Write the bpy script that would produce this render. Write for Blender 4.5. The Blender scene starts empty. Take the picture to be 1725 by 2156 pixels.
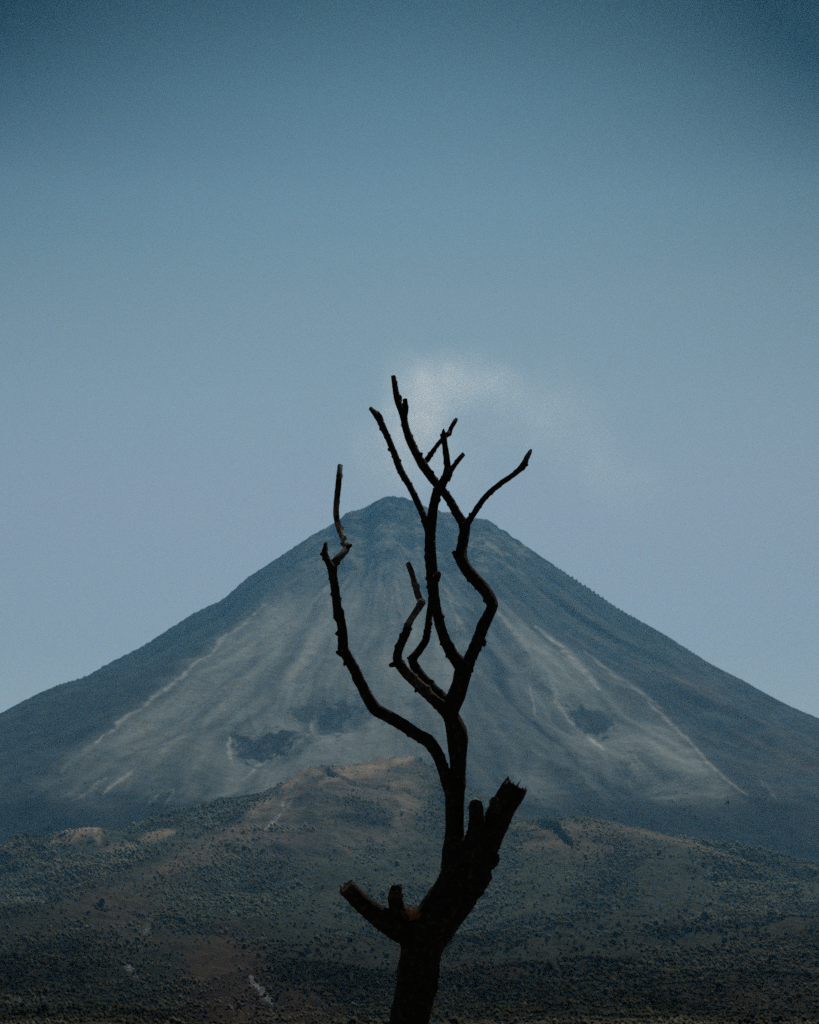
import bpy, bmesh, math, random
import numpy as np
from mathutils import Vector, noise as mnoise

random.seed(11)
rng = np.random.default_rng(11)
scene = bpy.context.scene
COL = scene.collection
R = math.radians

# ------------------------------------------------------------------ camera
LENS, SENSOR = 70.0, 36.0
PITCH = R(15.4)
CAM = Vector((0.0, 0.0, 1.6))
W, H = 1725.0, 2156.25                 # image pixel grid, used for placing things and laying out ground colour
F = (H / 2) / (SENSOR / 2 / LENS)      # its focal length
cp, sp = math.cos(PITCH), math.sin(PITCH)

cam_data = bpy.data.cameras.new("camera")
cam_data.sensor_fit = 'VERTICAL'
cam_data.sensor_height = SENSOR
cam_data.sensor_width = SENSOR
cam_data.lens = LENS
cam_data.clip_start = 0.1
cam_data.clip_end = 200000
cam_data.dof.use_dof = True
cam_data.dof.focus_distance = 14.3
cam_data.dof.aperture_fstop = 9.0
cam = bpy.data.objects.new("camera", cam_data)
COL.objects.link(cam)
cam.location = CAM
cam.rotation_euler = (R(90) + PITCH, 0, 0)
scene.camera = cam


def pixel_ray(px, py):  # direction of the camera ray through an image pixel
    xc = (px - W / 2) / F
    yc = (H / 2 - py) / F
    return (xc, cp - yc * sp, sp + yc * cp)


def at(px, py, Y):
    d = pixel_ray(px, py)
    t = Y / d[1]
    return Vector((d[0] * t, Y, CAM.z + d[2] * t))


def to_image_px(X, Y, Z):  # world point projected to image pixels
    Zr = Z - CAM.z
    dep = Y * cp + Zr * sp
    up = -Y * sp + Zr * cp
    return W / 2 + F * X / dep, H / 2 - F * up / dep


# ------------------------------------------------------------------ helpers
def link(name, me, parent=None, mat=None, **props):
    o = bpy.data.objects.new(name, me)
    COL.objects.link(o)
    if mat is not None and me is not None:
        me.materials.append(mat)
    if parent is not None:
        o.parent = parent
        o.matrix_parent_inverse = parent.matrix_basis.inverted()
    for k, v in props.items():
        o[k] = v
    return o


class Nodes:
    def __init__(self, tree):
        self.t = tree
        self.n = tree.nodes
        self.l = tree.links
        self.n.clear()

    def new(self, kind, **kw):
        nd = self.n.new(kind)
        ins = kw.pop('ins', {})
        for k, v in kw.items():
            setattr(nd, k, v)
        for k, v in ins.items():
            self.set(nd, k, v)
        return nd

    def set(self, nd, k, v):
        s = nd.inputs[k]
        if isinstance(v, bpy.types.NodeSocket):
            self.l.new(v, s)
        else:
            s.default_value = v

    def math(self, op, a, b=None, c=None, clamp=False):
        nd = self.n.new('ShaderNodeMath')
        nd.operation = op
        nd.use_clamp = clamp
        for i, v in enumerate((a, b, c)):
            if v is not None:
                self.set(nd, i, v)
        return nd.outputs[0]

    def vmath(self, op, a, b=None, out=0):
        nd = self.n.new('ShaderNodeVectorMath')
        nd.operation = op
        for i, v in enumerate((a, b)):
            if v is not None:
                if op == 'SCALE' and i == 1:
                    self.set(nd, 'Scale', v)
                else:
                    self.set(nd, i, v)
        return nd.outputs[out]

    def mix(self, fac, a, b, blend='MIX'):
        nd = self.n.new('ShaderNodeMix')
        nd.data_type = 'RGBA'
        nd.blend_type = blend
        self.set(nd, 0, fac)
        self.set(nd, 6, a)
        self.set(nd, 7, b)
        return nd.outputs[2]

    def ramp(self, fac, stops, interp='LINEAR'):
        nd = self.n.new('ShaderNodeValToRGB')
        nd.color_ramp.interpolation = interp
        e = nd.color_ramp.elements
        while len(e) < len(stops):
            e.new(0.5)
        for i, (p, c) in enumerate(stops):
            e[i].position = p
            e[i].color = c if len(c) == 4 else (*c, 1)
        self.set(nd, 0, fac)
        return nd.outputs[0]

    def noise(self, vec, scale, detail=4, rough=0.55, out=0, dist=0.0):
        nd = self.n.new('ShaderNodeTexNoise')
        if vec is not None:
            self.set(nd, 'Vector', vec)
        nd.inputs['Scale'].default_value = scale
        nd.inputs['Detail'].default_value = detail
        nd.inputs['Roughness'].default_value = rough
        nd.inputs['Distortion'].default_value = dist
        return nd.outputs[out]


def material(name):
    m = bpy.data.materials.new(name)
    m.use_nodes = True
    N = Nodes(m.node_tree)
    out = N.new('ShaderNodeOutputMaterial')
    return m, N, out


# vectorised value noise ------------------------------------------------
def _hash(ix, iy, seed):
    h = (ix.astype(np.int64) * 374761393 + iy.astype(np.int64) * 668265263 + seed * 974711) & 0xFFFFFFFF
    h = ((h ^ (h >> 13)) * 1274126177) & 0xFFFFFFFF
    h = h ^ (h >> 16)
    return (h & 0xFFFF) / 65535.0


def vnoise(x, y, seed=0):
    x0 = np.floor(x); y0 = np.floor(y)
    fx = x - x0; fy = y - y0
    fx = fx * fx * fx * (fx * (fx * 6 - 15) + 10)
    fy = fy * fy * fy * (fy * (fy * 6 - 15) + 10)
    x0 = x0.astype(np.int64); y0 = y0.astype(np.int64)
    a = _hash(x0, y0, seed); b = _hash(x0 + 1, y0, seed)
    c = _hash(x0, y0 + 1, seed); d = _hash(x0 + 1, y0 + 1, seed)
    return (a * (1 - fx) + b * fx) * (1 - fy) + (c * (1 - fx) + d * fx) * fy


def fbm(x, y, oct=4, seed=0, gain=0.5):
    s = np.zeros_like(x, dtype=float); amp = 1.0; tot = 0.0
    for i in range(oct):
        s += amp * vnoise(x * 2 ** i + 17.3 * i, y * 2 ** i - 9.1 * i, seed + i)
        tot += amp
        amp *= gain
    return s / tot            # 0..1


def sstep(a, b, x):
    t = np.clip((x - a) / (b - a), 0, 1)
    return t * t * (3 - 2 * t)


# ------------------------------------------------------------------ light
SUN_EL, SUN_AZ = R(56), R(30)          # azimuth: degrees to the right of the view (+Y)
sun_dir = Vector((math.sin(SUN_AZ) * math.cos(SUN_EL), math.cos(SUN_AZ) * math.cos(SUN_EL), math.sin(SUN_EL)))
sl = bpy.data.lights.new("sun", 'SUN')
sl.energy = 3.6
sl.angle = R(0.5)
sl.color = (1.0, 0.96, 0.90)
so = bpy.data.objects.new("sun", sl)
COL.objects.link(so)
so.location = (40, 30, 80)
so.rotation_euler = sun_dir.to_track_quat('Z', 'Y').to_euler()

world = bpy.data.worlds.new("World")
scene.world = world
world.use_nodes = True
N = Nodes(world.node_tree)
wout = N.new('ShaderNodeOutputWorld')
sky = N.new('ShaderNodeTexSky', sky_type='NISHITA')
sky.sun_disc = False
sky.sun_elevation = SUN_EL
sky.sun_rotation = SUN_AZ
sky.altitude = 900
sky.air_density = 1.0
sky.dust_density = 1.2
sky.ozone_density = 2.0
geo = N.new('ShaderNodeTexCoord')
sep = N.new('ShaderNodeSeparateXYZ', ins={0: geo.outputs['Generated']})
# sky colour darkened with height, and towards the upper sides as a painted-in vignette
elev = N.math('ARCSINE', sep.outputs[2])
SKY_RAMP = [(0.0, (0.728, 0.708, 0.654)), (0.368, (0.728, 0.708, 0.654)), (0.507, (0.892, 0.831, 0.709)), (0.6, (0.899, 0.897, 0.718)), (0.694, (0.809, 0.873, 0.687)), (0.784, (0.652, 0.803, 0.662)), (0.874, (0.429, 0.613, 0.519)), (0.958, (0.196, 0.339, 0.296)), (1, (0.144, 0.276, 0.243))]
grad = N.ramp(N.math('DIVIDE', elev, R(31)), SKY_RAMP)
az = N.math('DIVIDE', N.math('ARCTAN2', sep.outputs[0], sep.outputs[1]), R(11.4))
side = N.math('MULTIPLY', N.math('MULTIPLY', az, az), 1.0)
side = N.math('MULTIPLY', side, N.math('ADD', 1.0, N.math('MULTIPLY', az, .12)))
side = N.math('MULTIPLY', side, N.ramp(N.math('DIVIDE', elev, R(31)), [(.55, (0, 0, 0)), (.694, (.10, .10, .10)), (.784, (.24, .24, .24)), (.874, (.62, .62, .62)), (.958, (1, 1, 1))]), clamp=True)
side = N.math('SMOOTH_MIN', side, 1.0, .15)
fall = N.mix(side, (1, 1, 1, 1), (.08, .18, .22, 1))
skyc = N.mix(1.0, sky.outputs[0], grad, 'MULTIPLY')
skyc = N.mix(1.0, skyc, fall, 'MULTIPLY')
az = N.math('MAXIMUM', N.math('MINIMUM', az, 1.4), -1.4)
level = N.math('SUBTRACT', 1.0, N.math('ADD', N.math('MULTIPLY', az, .075), N.math('MULTIPLY', N.math('MULTIPLY', az, az), .045)))
skyc = N.vmath('SCALE', skyc, level)
bg = N.new('ShaderNodeBackground', ins={'Color': skyc, 'Strength': 0.085})
N.l.new(bg.outputs[0], wout.inputs[0])

# ------------------------------------------------------------------ terrain
VX, VY = at(838, 1045, 5500).x, 5500.0      # the volcano's axis
PROFILE = [(0, 1545), (60, 1548), (130, 1520), (260, 1448), (400, 1352), (600, 1225), (800, 1105), (1000, 1000), (1200, 900), (1400, 800),
           (1650, 678), (1900, 566), (2150, 470), (2450, 376), (2800, 292), (3300, 196), (3800, 112), (4200, 56), (4600, 16), (5000, 3), (5600, 0), (99999, 0)]
_pr = np.array([p[0] for p in PROFILE], float); _pz = np.array([p[1] for p in PROFILE], float)
_rr = np.linspace(0, 7000, 3501)
_zz = np.interp(_rr, _pr, _pz)
for _ in range(3):
    k = np.ones(61) / 61
    _zz = np.convolve(np.pad(_zz, 30, mode='edge'), k, 'valid')


def seg_dist(x, y, pts):
    """distance to a polyline, and how far along it (0..1)"""
    best = np.full(x.shape, 1e9); along = np.zeros(x.shape)
    n = len(pts) - 1
    for i in range(n):
        ax, ay = pts[i][:2]; bx, by = pts[i + 1][:2]
        dx, dy = bx - ax, by - ay
        L2 = dx * dx + dy * dy + 1e-9
        t = np.clip(((x - ax) * dx + (y - ay) * dy) / L2, 0, 1)
        d = np.hypot(x - ax - t * dx, y - ay - t * dy)
        m = d < best
        best = np.where(m, d, best)
        along = np.where(m, (i + t) / n, along)
    return best, along


def base_height(X, Y):
    r = np.hypot(X - VX, Y - VY)
    return np.interp(r, _rr, _zz)


def xy(px, Y):
    return ((px - W / 2) / F * Y * 0.995, Y)


# foothill crests, given in image pixels: pixel x, pixel y, chosen distance; then how steeply they fall away on the far and the near side
RIDGES = [
    ([(955, 1740, 3060), (868, 1592, 3150), (800, 1602, 3080), (735, 1614, 3000), (660, 1642, 2880), (600, 1684, 2760), (520, 1732, 2600), (430, 1776, 2420), (320, 1826, 2180), (190, 1900, 1860), (40, 2000, 1520)], .50, .27, 30),
    ([(735, 1614, 3000), (672, 1618, 3060), (640, 1612, 3040), (590, 1662, 2900)], .55, .42, 20),
    ([(800, 1602, 3080), (846, 1690, 2780), (860, 1780, 2480), (800, 1880, 2120)], .40, .30, 30),
    ([(640, 1668, 2820), (700, 1760, 2500), (700, 1850, 2180), (640, 1960, 1780)], .34, .30, 30),
    ([(930, 1880, 2250), (1010, 1790, 2560), (1090, 1748, 2700), (1200, 1737, 2660), (1300, 1741, 2610), (1400, 1766, 2550), (1500, 1800, 2480), (1600, 1842, 2400), (1725, 1895, 2300), (1900, 1970, 2150)], .45, .20, 60),
    ([(1200, 1737, 2660), (1150, 1850, 2250), (1110, 1960, 1850)], .30, .26, 50),
    ([(1400, 1766, 2550), (1430, 1880, 2150), (1380, 1990, 1700)], .30, .26, 50),
    ([(-60, 1800, 2760), (60, 1782, 2740), (110, 1765, 2700), (195, 1738, 2640), (250, 1795, 2480)], .5, .32, 24),
    ([(262, 1782, 2620), (355, 1748, 2620), (372, 1800, 2440)], .5, .34, 20),
    ([(1800, 1915, 1760), (1725, 1935, 1700), (1550, 1990, 1600), (1400, 2050, 1480), (1250, 2110, 1350)], .3, .24, 50),
    ([(960, 2010, 1640), (1080, 2030, 1600), (1180, 2080, 1480)], .3, .24, 40),
    ([(-140, 1890, 1950), (60, 1915, 1850), (240, 1960, 1700), (380, 2035, 1480), (470, 2120, 1270)], .30, .20, 60),
    ([(420, 1935, 1820), (560, 1965, 1700), (690, 2030, 1500), (800, 2110, 1290)], .30, .20, 60),
    ([(1370, 1915, 1880), (1270, 1955, 1720), (1180, 2030, 1500), (1120, 2110, 1290)], .30, .20, 60)]


def foothills(X, Y, r):
    """the roof-like hills, and how far they stand above the cone's own foot"""
    w1 = (fbm(X / 170, Y / 170, 4, 141) - .5); w2 = (fbm(X / 170 + 31, Y / 170, 4, 142) - .5)
    Xw = X + w1 * 110; Yw = Y + w2 * 110
    top = np.full(X.shape, -1e3); crest = np.full(X.shape, 1e4)
    for line, sf_, sn, w in RIDGES:
        P3 = [at(*q) for q in line]
        pts = [(q.x, q.y) for q in P3]
        xs = [q[0] for q in pts]; ys = [q[1] for q in pts]
        box = (X > min(xs) - 1300) & (X < max(xs) + 1300) & (Y > min(ys) - 1500) & (Y < max(ys) + 900)
        if not box.any():
            continue
        d, t = seg_dist(Xw[box], Yw[box], pts)
        near, _ = seg_dist(X[box], Y[box], pts)
        d = np.minimum(d, near * 1.6)
        zc = np.interp(t * (len(pts) - 1), np.arange(len(pts)), [q.z for q in P3])
        yc = np.interp(t * (len(pts) - 1), np.arange(len(pts)), ys)
        sl_ = np.where(Yw[box] > yc, sf_, sn)
        z = zc - sl_ * (np.sqrt(d * d + w * w) - w)
        k = 12.0
        top[box] = np.maximum(top[box], z) + k * np.log1p(np.exp(-np.abs(top[box] - z) / k)) * .8
        crest[box] = np.minimum(crest[box], near)
    return top, crest


def height(X, Y):
    r = np.hypot(X - VX, Y - VY)
    phi = np.arctan2(Y - VY, X - VX)
    z = np.interp(r, _rr, _zz)
    # gullies that run down the cone, wandering a little
    a = sstep(220, 900, r) * (1 - sstep(2300, 3000, r))
    w0 = fbm(X / 300, Y / 300, 4, 2) - .5
    ph = phi + w0 * .06
    cx, cy = np.cos(ph), np.sin(ph)
    g = fbm(ph * 8 + 4, r * .0009, 4, 3, .5)
    g = 1 - np.abs(g * 2 - 1)
    z = z + a * (g - .7) * 46
    g2 = fbm(ph * 27, r * .0016, 3, 8, .6)
    z = z + a * (g2 - .5) * 8
    z = z + a * ((fbm(X / 130, Y / 130, 4, 12, .6) - .5) * 11)
    # rugged flanks, hollows on the open slopes
    fl = sstep(.55, 1.0, np.abs(phi + math.pi / 2)) * sstep(150, 600, r) * (1 - sstep(2500, 3000, r))
    rid = 1 - np.abs(fbm(cx * 14 + r * .0016, cy * 14 + r * .001, 4, 15) * 2 - 1)
    z = z + fl * (rid - .75) * 58
    for hx, hy, hr in HOLLOWS:
        z = z - 34 * np.exp(-(((X - hx) / hr) ** 2 + ((Y - hy) / (hr * 1.3)) ** 2))
    # crater knobs
    z = z + (1 - sstep(150, 520, r)) * ((fbm(X / 60, Y / 60, 4, 21) - .5) * 34 + (fbm(X / 20, Y / 20, 3, 22) - .5) * 12)
    # apron: rolling ground with small spurs
    ap = sstep(2000, 2700, r) * sstep(700, 1300, np.hypot(X, Y))
    rg = 1 - np.abs(fbm(X / 240 + w0 * .6, Y / 240, 4, 31) * 2 - 1)
    z = z + ap * ((rg - .75) * 34 + (fbm(X / 90, Y / 90, 3, 35) - .5) * 12)
    z = z - 70 * sstep(2350, 2650, r) * (1 - sstep(3300, 4100, r))
    top, _ = foothills(X, Y, r)
    top = top + (rg - .8) * 22 + (fbm(X / 80, Y / 80, 3, 37) - .5) * 14
    k = 8.0
    near_ = np.hypot(X, Y) > 700
    z = np.where(near_, np.maximum(z, top) + k * np.log1p(np.exp(-np.abs(z - top) / k)) - k * .3, z)
    # the bowl that the left spur shuts off, and the spur itself
    z = z + LEFT_SPUR(X, Y)
    # brushwood and blocks on everything
    z = z + sstep(200, 500, np.hypot(X, Y)) * (1 - .85 * a * (1 - .6 * fl)) * (fbm(X / 16, Y / 16, 3, 51) - .5) * 8
    return z


def cone_at(px, py):
    """where a bearing meets the bare cone"""
    d = pixel_ray(px, py)
    Ys = np.linspace(900, 5500, 4000)
    zb = base_height(d[0] / d[1] * Ys, Ys)
    hit = np.argmax(zb >= CAM.z + d[2] / d[1] * Ys)
    if not (zb >= CAM.z + d[2] / d[1] * Ys).any():
        hit = len(Ys) - 1
    return (d[0] / d[1] * Ys[hit], Ys[hit])


SPUR = [cone_at(*p) for p in [(640, 1190), (560, 1270), (480, 1335), (380, 1425), (290, 1492), (190, 1565), (90, 1640)]]
SPUR2 = [cone_at(*p) for p in [(1330, 1405), (1400, 1480), (1480, 1575), (1570, 1662), (1650, 1740)]]
SPUR3 = [cone_at(*p) for p in [(1400, 1430), (1480, 1475), (1580, 1540), (1725, 1625)]]


def LEFT_SPUR(X, Y):
    z = 0
    for pts, h, w in ((SPUR, 34, 130), (SPUR2, 14, 70), (SPUR3, 26, 90)):
        d, t = seg_dist(X, Y, pts)
        z = z + h * np.clip(1 - d / w, 0, 1) ** 1.3 * np.sin(np.clip(t, 0.02, 1) * math.pi) ** .6
    return z


HOLLOWS = [cone_at(*p) + (w,) for p, w in [((560, 1575), 70), ((640, 1505), 60), ((720, 1505), 60), ((1240, 1520), 60), ((1320, 1620), 60)]]

SIL = [(-80, 1542), (0, 1503), (60, 1470), (120, 1443), (180, 1425), (230, 1396), (300, 1361), (360, 1322), (410, 1290), (470, 1262), (520, 1217), (600, 1165), (660, 1125),
       (700, 1104), (735, 1077), (752, 1074), (768, 1070), (792, 1054), (820, 1044), (838, 1046), (860, 1050), (880, 1060), (920, 1075), (960, 1081), (985, 1090),
       (1025, 1093), (1080, 1130), (1130, 1165), (1200, 1212), (1250, 1245), (1300, 1280), (1400, 1336), (1500, 1400), (1560, 1430), (1640, 1475), (1725, 1517), (1800, 1556)]

fine = np.arange(-13.6, 13.6001, 0.031)
outl = -np.geomspace(0.08, 62, 90)[::-1] - 13.6
outr = np.geomspace(0.08, 62, 90) + 13.6
AZ = np.radians(np.concatenate([outl, fine, outr]))
D1 = np.geomspace(60, 820, 60)
D2 = np.concatenate([np.linspace(820, 2600, 400)[1:], np.linspace(2600, 3300, 160)[1:], np.linspace(3300, 5480, 360)[1:]])
D3 = np.concatenate([np.linspace(5480, 5900, 80)[1:], np.linspace(5900, 11800, 90)[1:]])
DD = np.concatenate([D1, D2, D3])
na, nd_ = len(AZ), len(DD)
A2, Dm = np.meshgrid(AZ, DD)            # rows = distance
GX = np.sin(A2) * Dm
GY = np.cos(A2) * Dm
GZ = height(GX, GY)

# pull the skyline onto the outline given in image pixels
s_az = []; s_te = []
for p in SIL:
    d = pixel_ray(*p)
    s_az.append(math.atan2(d[0], d[1])); s_te.append(d[2] / math.hypot(d[0], d[1]))
target = np.interp(AZ, s_az, s_te)
inside = sstep(s_az[0] - .06, s_az[0], AZ) * (1 - sstep(s_az[-1], s_az[-1] + .06, AZ))
for it in range(3):
    te = ((GZ - CAM.z) / Dm)[DD > 4200].max(axis=0)
    s = 1 + (target / te - 1) * inside
    s = np.convolve(np.pad(s, 12, mode='edge'), np.hanning(27)[1:-1] / np.hanning(27)[1:-1].sum(), 'valid')
    wgt = sstep(4000, 5000, Dm) * (1 - sstep(6500, 9000, Dm))
    GZ = CAM.z + (GZ - CAM.z) * (1 + (s[None, :] - 1) * wgt)

PX, PY = to_image_px(GX, GY, GZ)  # image pixel of each vertex; cover patches are laid out in these
RAD = np.hypot(GX - VX, GY - VY)
PHI = np.arctan2(GY - VY, GX - VX)

# ---- ground cover colour, kept per vertex
SCREE = np.array([.172, .206, .196]); VEG = np.array([.009, .019, .024]); BROWN = np.array([.190, .155, .113])
FLOOR = np.array([.052, .060, .046]); PALE = np.array([.34, .36, .35]); ASH = np.array([.050, .073, .078])
RUST = np.array([.105, .068, .045])


def lay(col, m, c):
    m = np.clip(m, 0, 1)[..., None]
    return col * (1 - m) + np.asarray(c) * m


wob = (fbm(GX / 70, GY / 70, 4, 61) - .5)
wx = PX + wob * 46
wy = PY + (fbm(GX / 70 + 50, GY / 70, 4, 62) - .5) * 40
PW = PHI + (fbm(GX / 320, GY / 320, 4, 70) - .5) * .045
streak = fbm(PW * 62, RAD * .0022, 4, 71, .62)
streak = .5 + (streak - .5) * sstep(250, 800, RAD)
streak2 = fbm(PW * 17 + 3, RAD * .0011, 4, 72, .6)
rag = fbm(GX / 13, GY / 19, 3, 86, .6) - .5
mott3 = fbm(GX / 210, GY / 280, 4, 84, .6)
mott = fbm(GX / 26, GY / 34, 4, 81, .65)
mott2 = fbm(GX / 90, GY / 120, 4, 83, .6)


def poly(pts, soft, X=None, Y=None):
    """1 inside a polygon, falling to 0 over `soft`"""
    X = wx if X is None else X; Y = wy if Y is None else Y
    if X.ndim == 2:
        xs = [p[0] for p in pts]; ys = [p[1] for p in pts]
        box = (X > min(xs) - soft) & (X < max(xs) + soft) & (Y > min(ys) - soft) & (Y < max(ys) + soft)
        res = np.zeros(X.shape); res[box] = poly(pts, soft, X[box], Y[box])
        return res
    ins = np.zeros(X.shape, bool)
    n = len(pts)
    for i in range(n):
        x1, y1 = pts[i]; x2, y2 = pts[(i + 1) % n]
        if y1 == y2:
            continue
        c = ((y1 > Y) != (y2 > Y)) & (X < (x2 - x1) * (Y - y1) / (y2 - y1) + x1)
        ins ^= c
    d, _ = seg_dist(X, Y, pts + [pts[0]])
    return np.where(ins, .5 + .5 * np.clip(d / soft, 0, 1), .5 - .5 * np.clip(d / soft, 0, 1))


def stroke(pts, w, amt=1.0, soft=1.0, X=None, Y=None, taper=True):
    X = PX + wob * 16 if X is None else X
    Y = PY + wob * 10 if Y is None else Y
    if X.ndim == 2:
        xs = [p[0] for p in pts]; ys = [p[1] for p in pts]; e = 2.6 * w
        box = (X > min(xs) - e) & (X < max(xs) + e) & (Y > min(ys) - e) & (Y < max(ys) + e)
        res = np.zeros(X.shape); res[box] = stroke(pts, w, amt, soft, X[box], Y[box], taper)
        return res
    d, t = seg_dist(X, Y, pts)
    ww = w * (np.sin(np.clip(t, 0.05, .95) * math.pi) ** .5 if taper else 1)
    return amt * np.exp(-(d / ww) ** 2 * soft)


colr = np.zeros(GX.shape + (3,)) + VEG
colr = lay(colr, .16 + .9 * (mott - .45) + .6 * (streak - .5), ASH)
# open scree of the left face
face = poly([(640, 1205), (720, 1222), (800, 1205), (880, 1215), (960, 1235), (985, 1330), (985, 1450), (960, 1560), (930, 1640), (800, 1650), (640, 1700), (480, 1740), (330, 1735), (130, 1700), (90, 1640),
             (190, 1568), (290, 1494), (380, 1427), (480, 1337), (560, 1272)], 26)
colr = lay(colr, face * (.66 + (streak - .5) * .7 * (.1 + mott3 * 1.6) + (streak2 - .5) * 1.15 + (mott3 - .5) * .35 + (mott - .5) * .10), SCREE)
low = sstep(1560, 1720, wy)
colr = lay(colr, face * low * (.80 + (mott2 - .5) * 1.0 - (streak - .5) * 1.2), VEG * 1.25)
# drips of dark growth below the summit
colr = lay(colr, face * (1 - sstep(1200, 1330, wy)) * sstep(.5, .62, streak2) * .8, VEG * 1.2)
# bluish shoulder in the middle, then scree fans on the right face
mid = poly([(960, 1235), (1060, 1290), (1150, 1450), (1250, 1600), (1320, 1720), (1100, 1720), (960, 1640), (985, 1450), (985, 1330)], 40)
colr = lay(colr, mid * (.16 + (streak - .5) * .7 + (streak2 - .5) * .5), SCREE)
fan = poly([(1040, 1270), (1120, 1310), (1200, 1375), (1280, 1425), (1340, 1470), (1420, 1530), (1500, 1610), (1600, 1710), (1560, 1740), (1420, 1700), (1300, 1640), (1200, 1560), (1130, 1440)], 24)
colr = lay(colr, fan * (.58 + (streak - .5) * .8 + (streak2 - .5) * .8 + (mott3 - .5) * .8), SCREE)
rightflank = poly([(1040, 1110), (1240, 1260), (1400, 1345), (1560, 1440), (1740, 1530), (1740, 1800), (1640, 1740), (1500, 1600), (1350, 1450), (1200, 1350), (1060, 1240)], 20)
colr = lay(colr, rightflank * sstep(.42, .8, streak2 * .6 + mott * .4) * .7, ASH * 1.1)
colr = lay(colr, rightflank * sstep(.48, .75, mott2) * .3, BROWN * .35)
summit = (1 - sstep(1190, 1240, wy)) * sstep(600, 700, PX) * (1 - sstep(1080, 1200, PX))
colr = lay(colr, summit * sstep(.45, .7, mott2 * .5 + mott * .5) * .75, SCREE * .85)
# bright edges and chutes
for pts, w, a in [
    ([(560, 1272), (480, 1337), (430, 1385)], 5, .55), ([(430, 1385), (380, 1427), (290, 1494), (200, 1562)], 6, .75), ([(205, 1560), (130, 1625)], 8, .3),
    ([(1045, 1285), (1100, 1350), (1125, 1385)], 7, .45), ([(1130, 1320), (1180, 1360), (1240, 1420), (1260, 1450)], 9, .7),
    ([(1165, 1435), (1175, 1480), (1195, 1515)], 6, .8), ([(1190, 1510), (1230, 1545), (1275, 1580)], 5, 1.0), ([(1118, 1440), (1122, 1480), (1130, 1510)], 3, .5),
    ([(1230, 1370), (1290, 1420), (1340, 1450), (1390, 1490)], 6, .45), ([(1360, 1475), (1410, 1520), (1450, 1560)], 5, .65), ([(1445, 1550), (1490, 1605), (1530, 1640), (1580, 1680)], 4, .95),
    ([(1600, 1640), (1620, 1660), (1640, 1690)], 5, .3), ([(940, 1250), (960, 1300), (985, 1345)], 6, .5), ([(1240, 1505), (1270, 1560)], 6, .25),
    ([(1290, 1600), (1330, 1590), (1345, 1600)], 4, .5), ([(1330, 1600), (1350, 1640)], 4, .35),
    ([(480, 1550), (483, 1580), (490, 1605)], 6, .95), ([(495, 1585), (530, 1575)], 5, .5), ([(668, 1500), (655, 1530), (655, 1548)], 5, .7), ([(655, 1548), (610, 1580), (560, 1600), (510, 1640)], 6, .55),
    ([(290, 1622), (250, 1650), (215, 1672)], 5, .6), ([(330, 1668), (300, 1700)], 6, .5), ([(370, 1660), (345, 1690)], 4, .5), ([(230, 1640), (150, 1690)], 6, .35),
    ([(500, 1430), (420, 1500), (340, 1580)], 14, .25), ([(620, 1300), (520, 1420), (430, 1530)], 16, .22), ([(700, 1260), (640, 1380), (580, 1490)], 14, .2), ([(760, 1240), (700, 1390), (640, 1480)], 12, .16),
    ([(830, 1250), (820, 1400), (800, 1500)], 16, .2)]:
    k = 1 if w > 10 else .78
    colr = lay(colr, stroke(pts, w * k, a * (.85 if w <= 10 else .7), 1.0, PX + wob * 16 + rag * 9, PY + wob * 10) * np.clip(.82 + .8 * (mott - .5) + 1.5 * rag, .25, 1.25), PALE)
# dark thickets on the face
for pts, a in [
    ([(486, 1548), (520, 1552), (545, 1543), (600, 1538), (650, 1552), (605, 1577), (565, 1598), (525, 1612), (492, 1592)], .92),
    ([(615, 1492), (660, 1490), (672, 1505), (640, 1520), (618, 1515)], .6), ([(680, 1490), (720, 1478), (765, 1490), (730, 1530), (690, 1545), (668, 1530)], .72),
    ([(1200, 1500), (1235, 1488), (1285, 1510), (1290, 1530), (1265, 1552), (1215, 1540)], .85), ([(1195, 1465), (1250, 1470), (1240, 1485), (1200, 1480)], .35),
    ([(1300, 1600), (1340, 1600), (1335, 1645), (1305, 1635)], .5), ([(960, 1270), (1030, 1290), (1020, 1350), (960, 1340)], .55),
    ([(860, 1480), (990, 1440), (1080, 1600), (1060, 1700), (900, 1640), (850, 1560)], .25),
    ([(1350, 1440), (1430, 1420), (1500, 1450), (1480, 1500), (1400, 1500)], .5), ([(1480, 1590), (1560, 1600), (1640, 1640), (1640, 1720), (1560, 1680)], .4)]:
    colr = lay(colr, poly(pts, 4, PX + wob * 40 + rag * 62, PY + wob * 16 + rag * 46) * a * sstep(.12, .42, mott * .6 + mott2 * .4), VEG * .8)
# lines of tan grass along the right spurs
for pts, w, a in [([(1410, 1420), (1480, 1455), (1540, 1490)], 9, .6), ([(1530, 1530), (1640, 1585), (1740, 1645)], 8, .6), ([(1420, 1425), (1450, 1440)], 8, .4)]:
    colr = lay(colr, stroke(pts, w, a * .55) * (.2 + 1.2 * mott), BROWN * .75)
# dark foot of the cone
foot = sstep(1655, 1700, wy) * (1 - face * .45)
colr = lay(colr, foot * sstep(900, 1150, PX) * .8 * (1.15 - .5 * streak), VEG * .85)
colr = lay(colr, sstep(1660, 1710, wy) * (1 - sstep(380, 520, PX)) * .75, VEG * .95)

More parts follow.
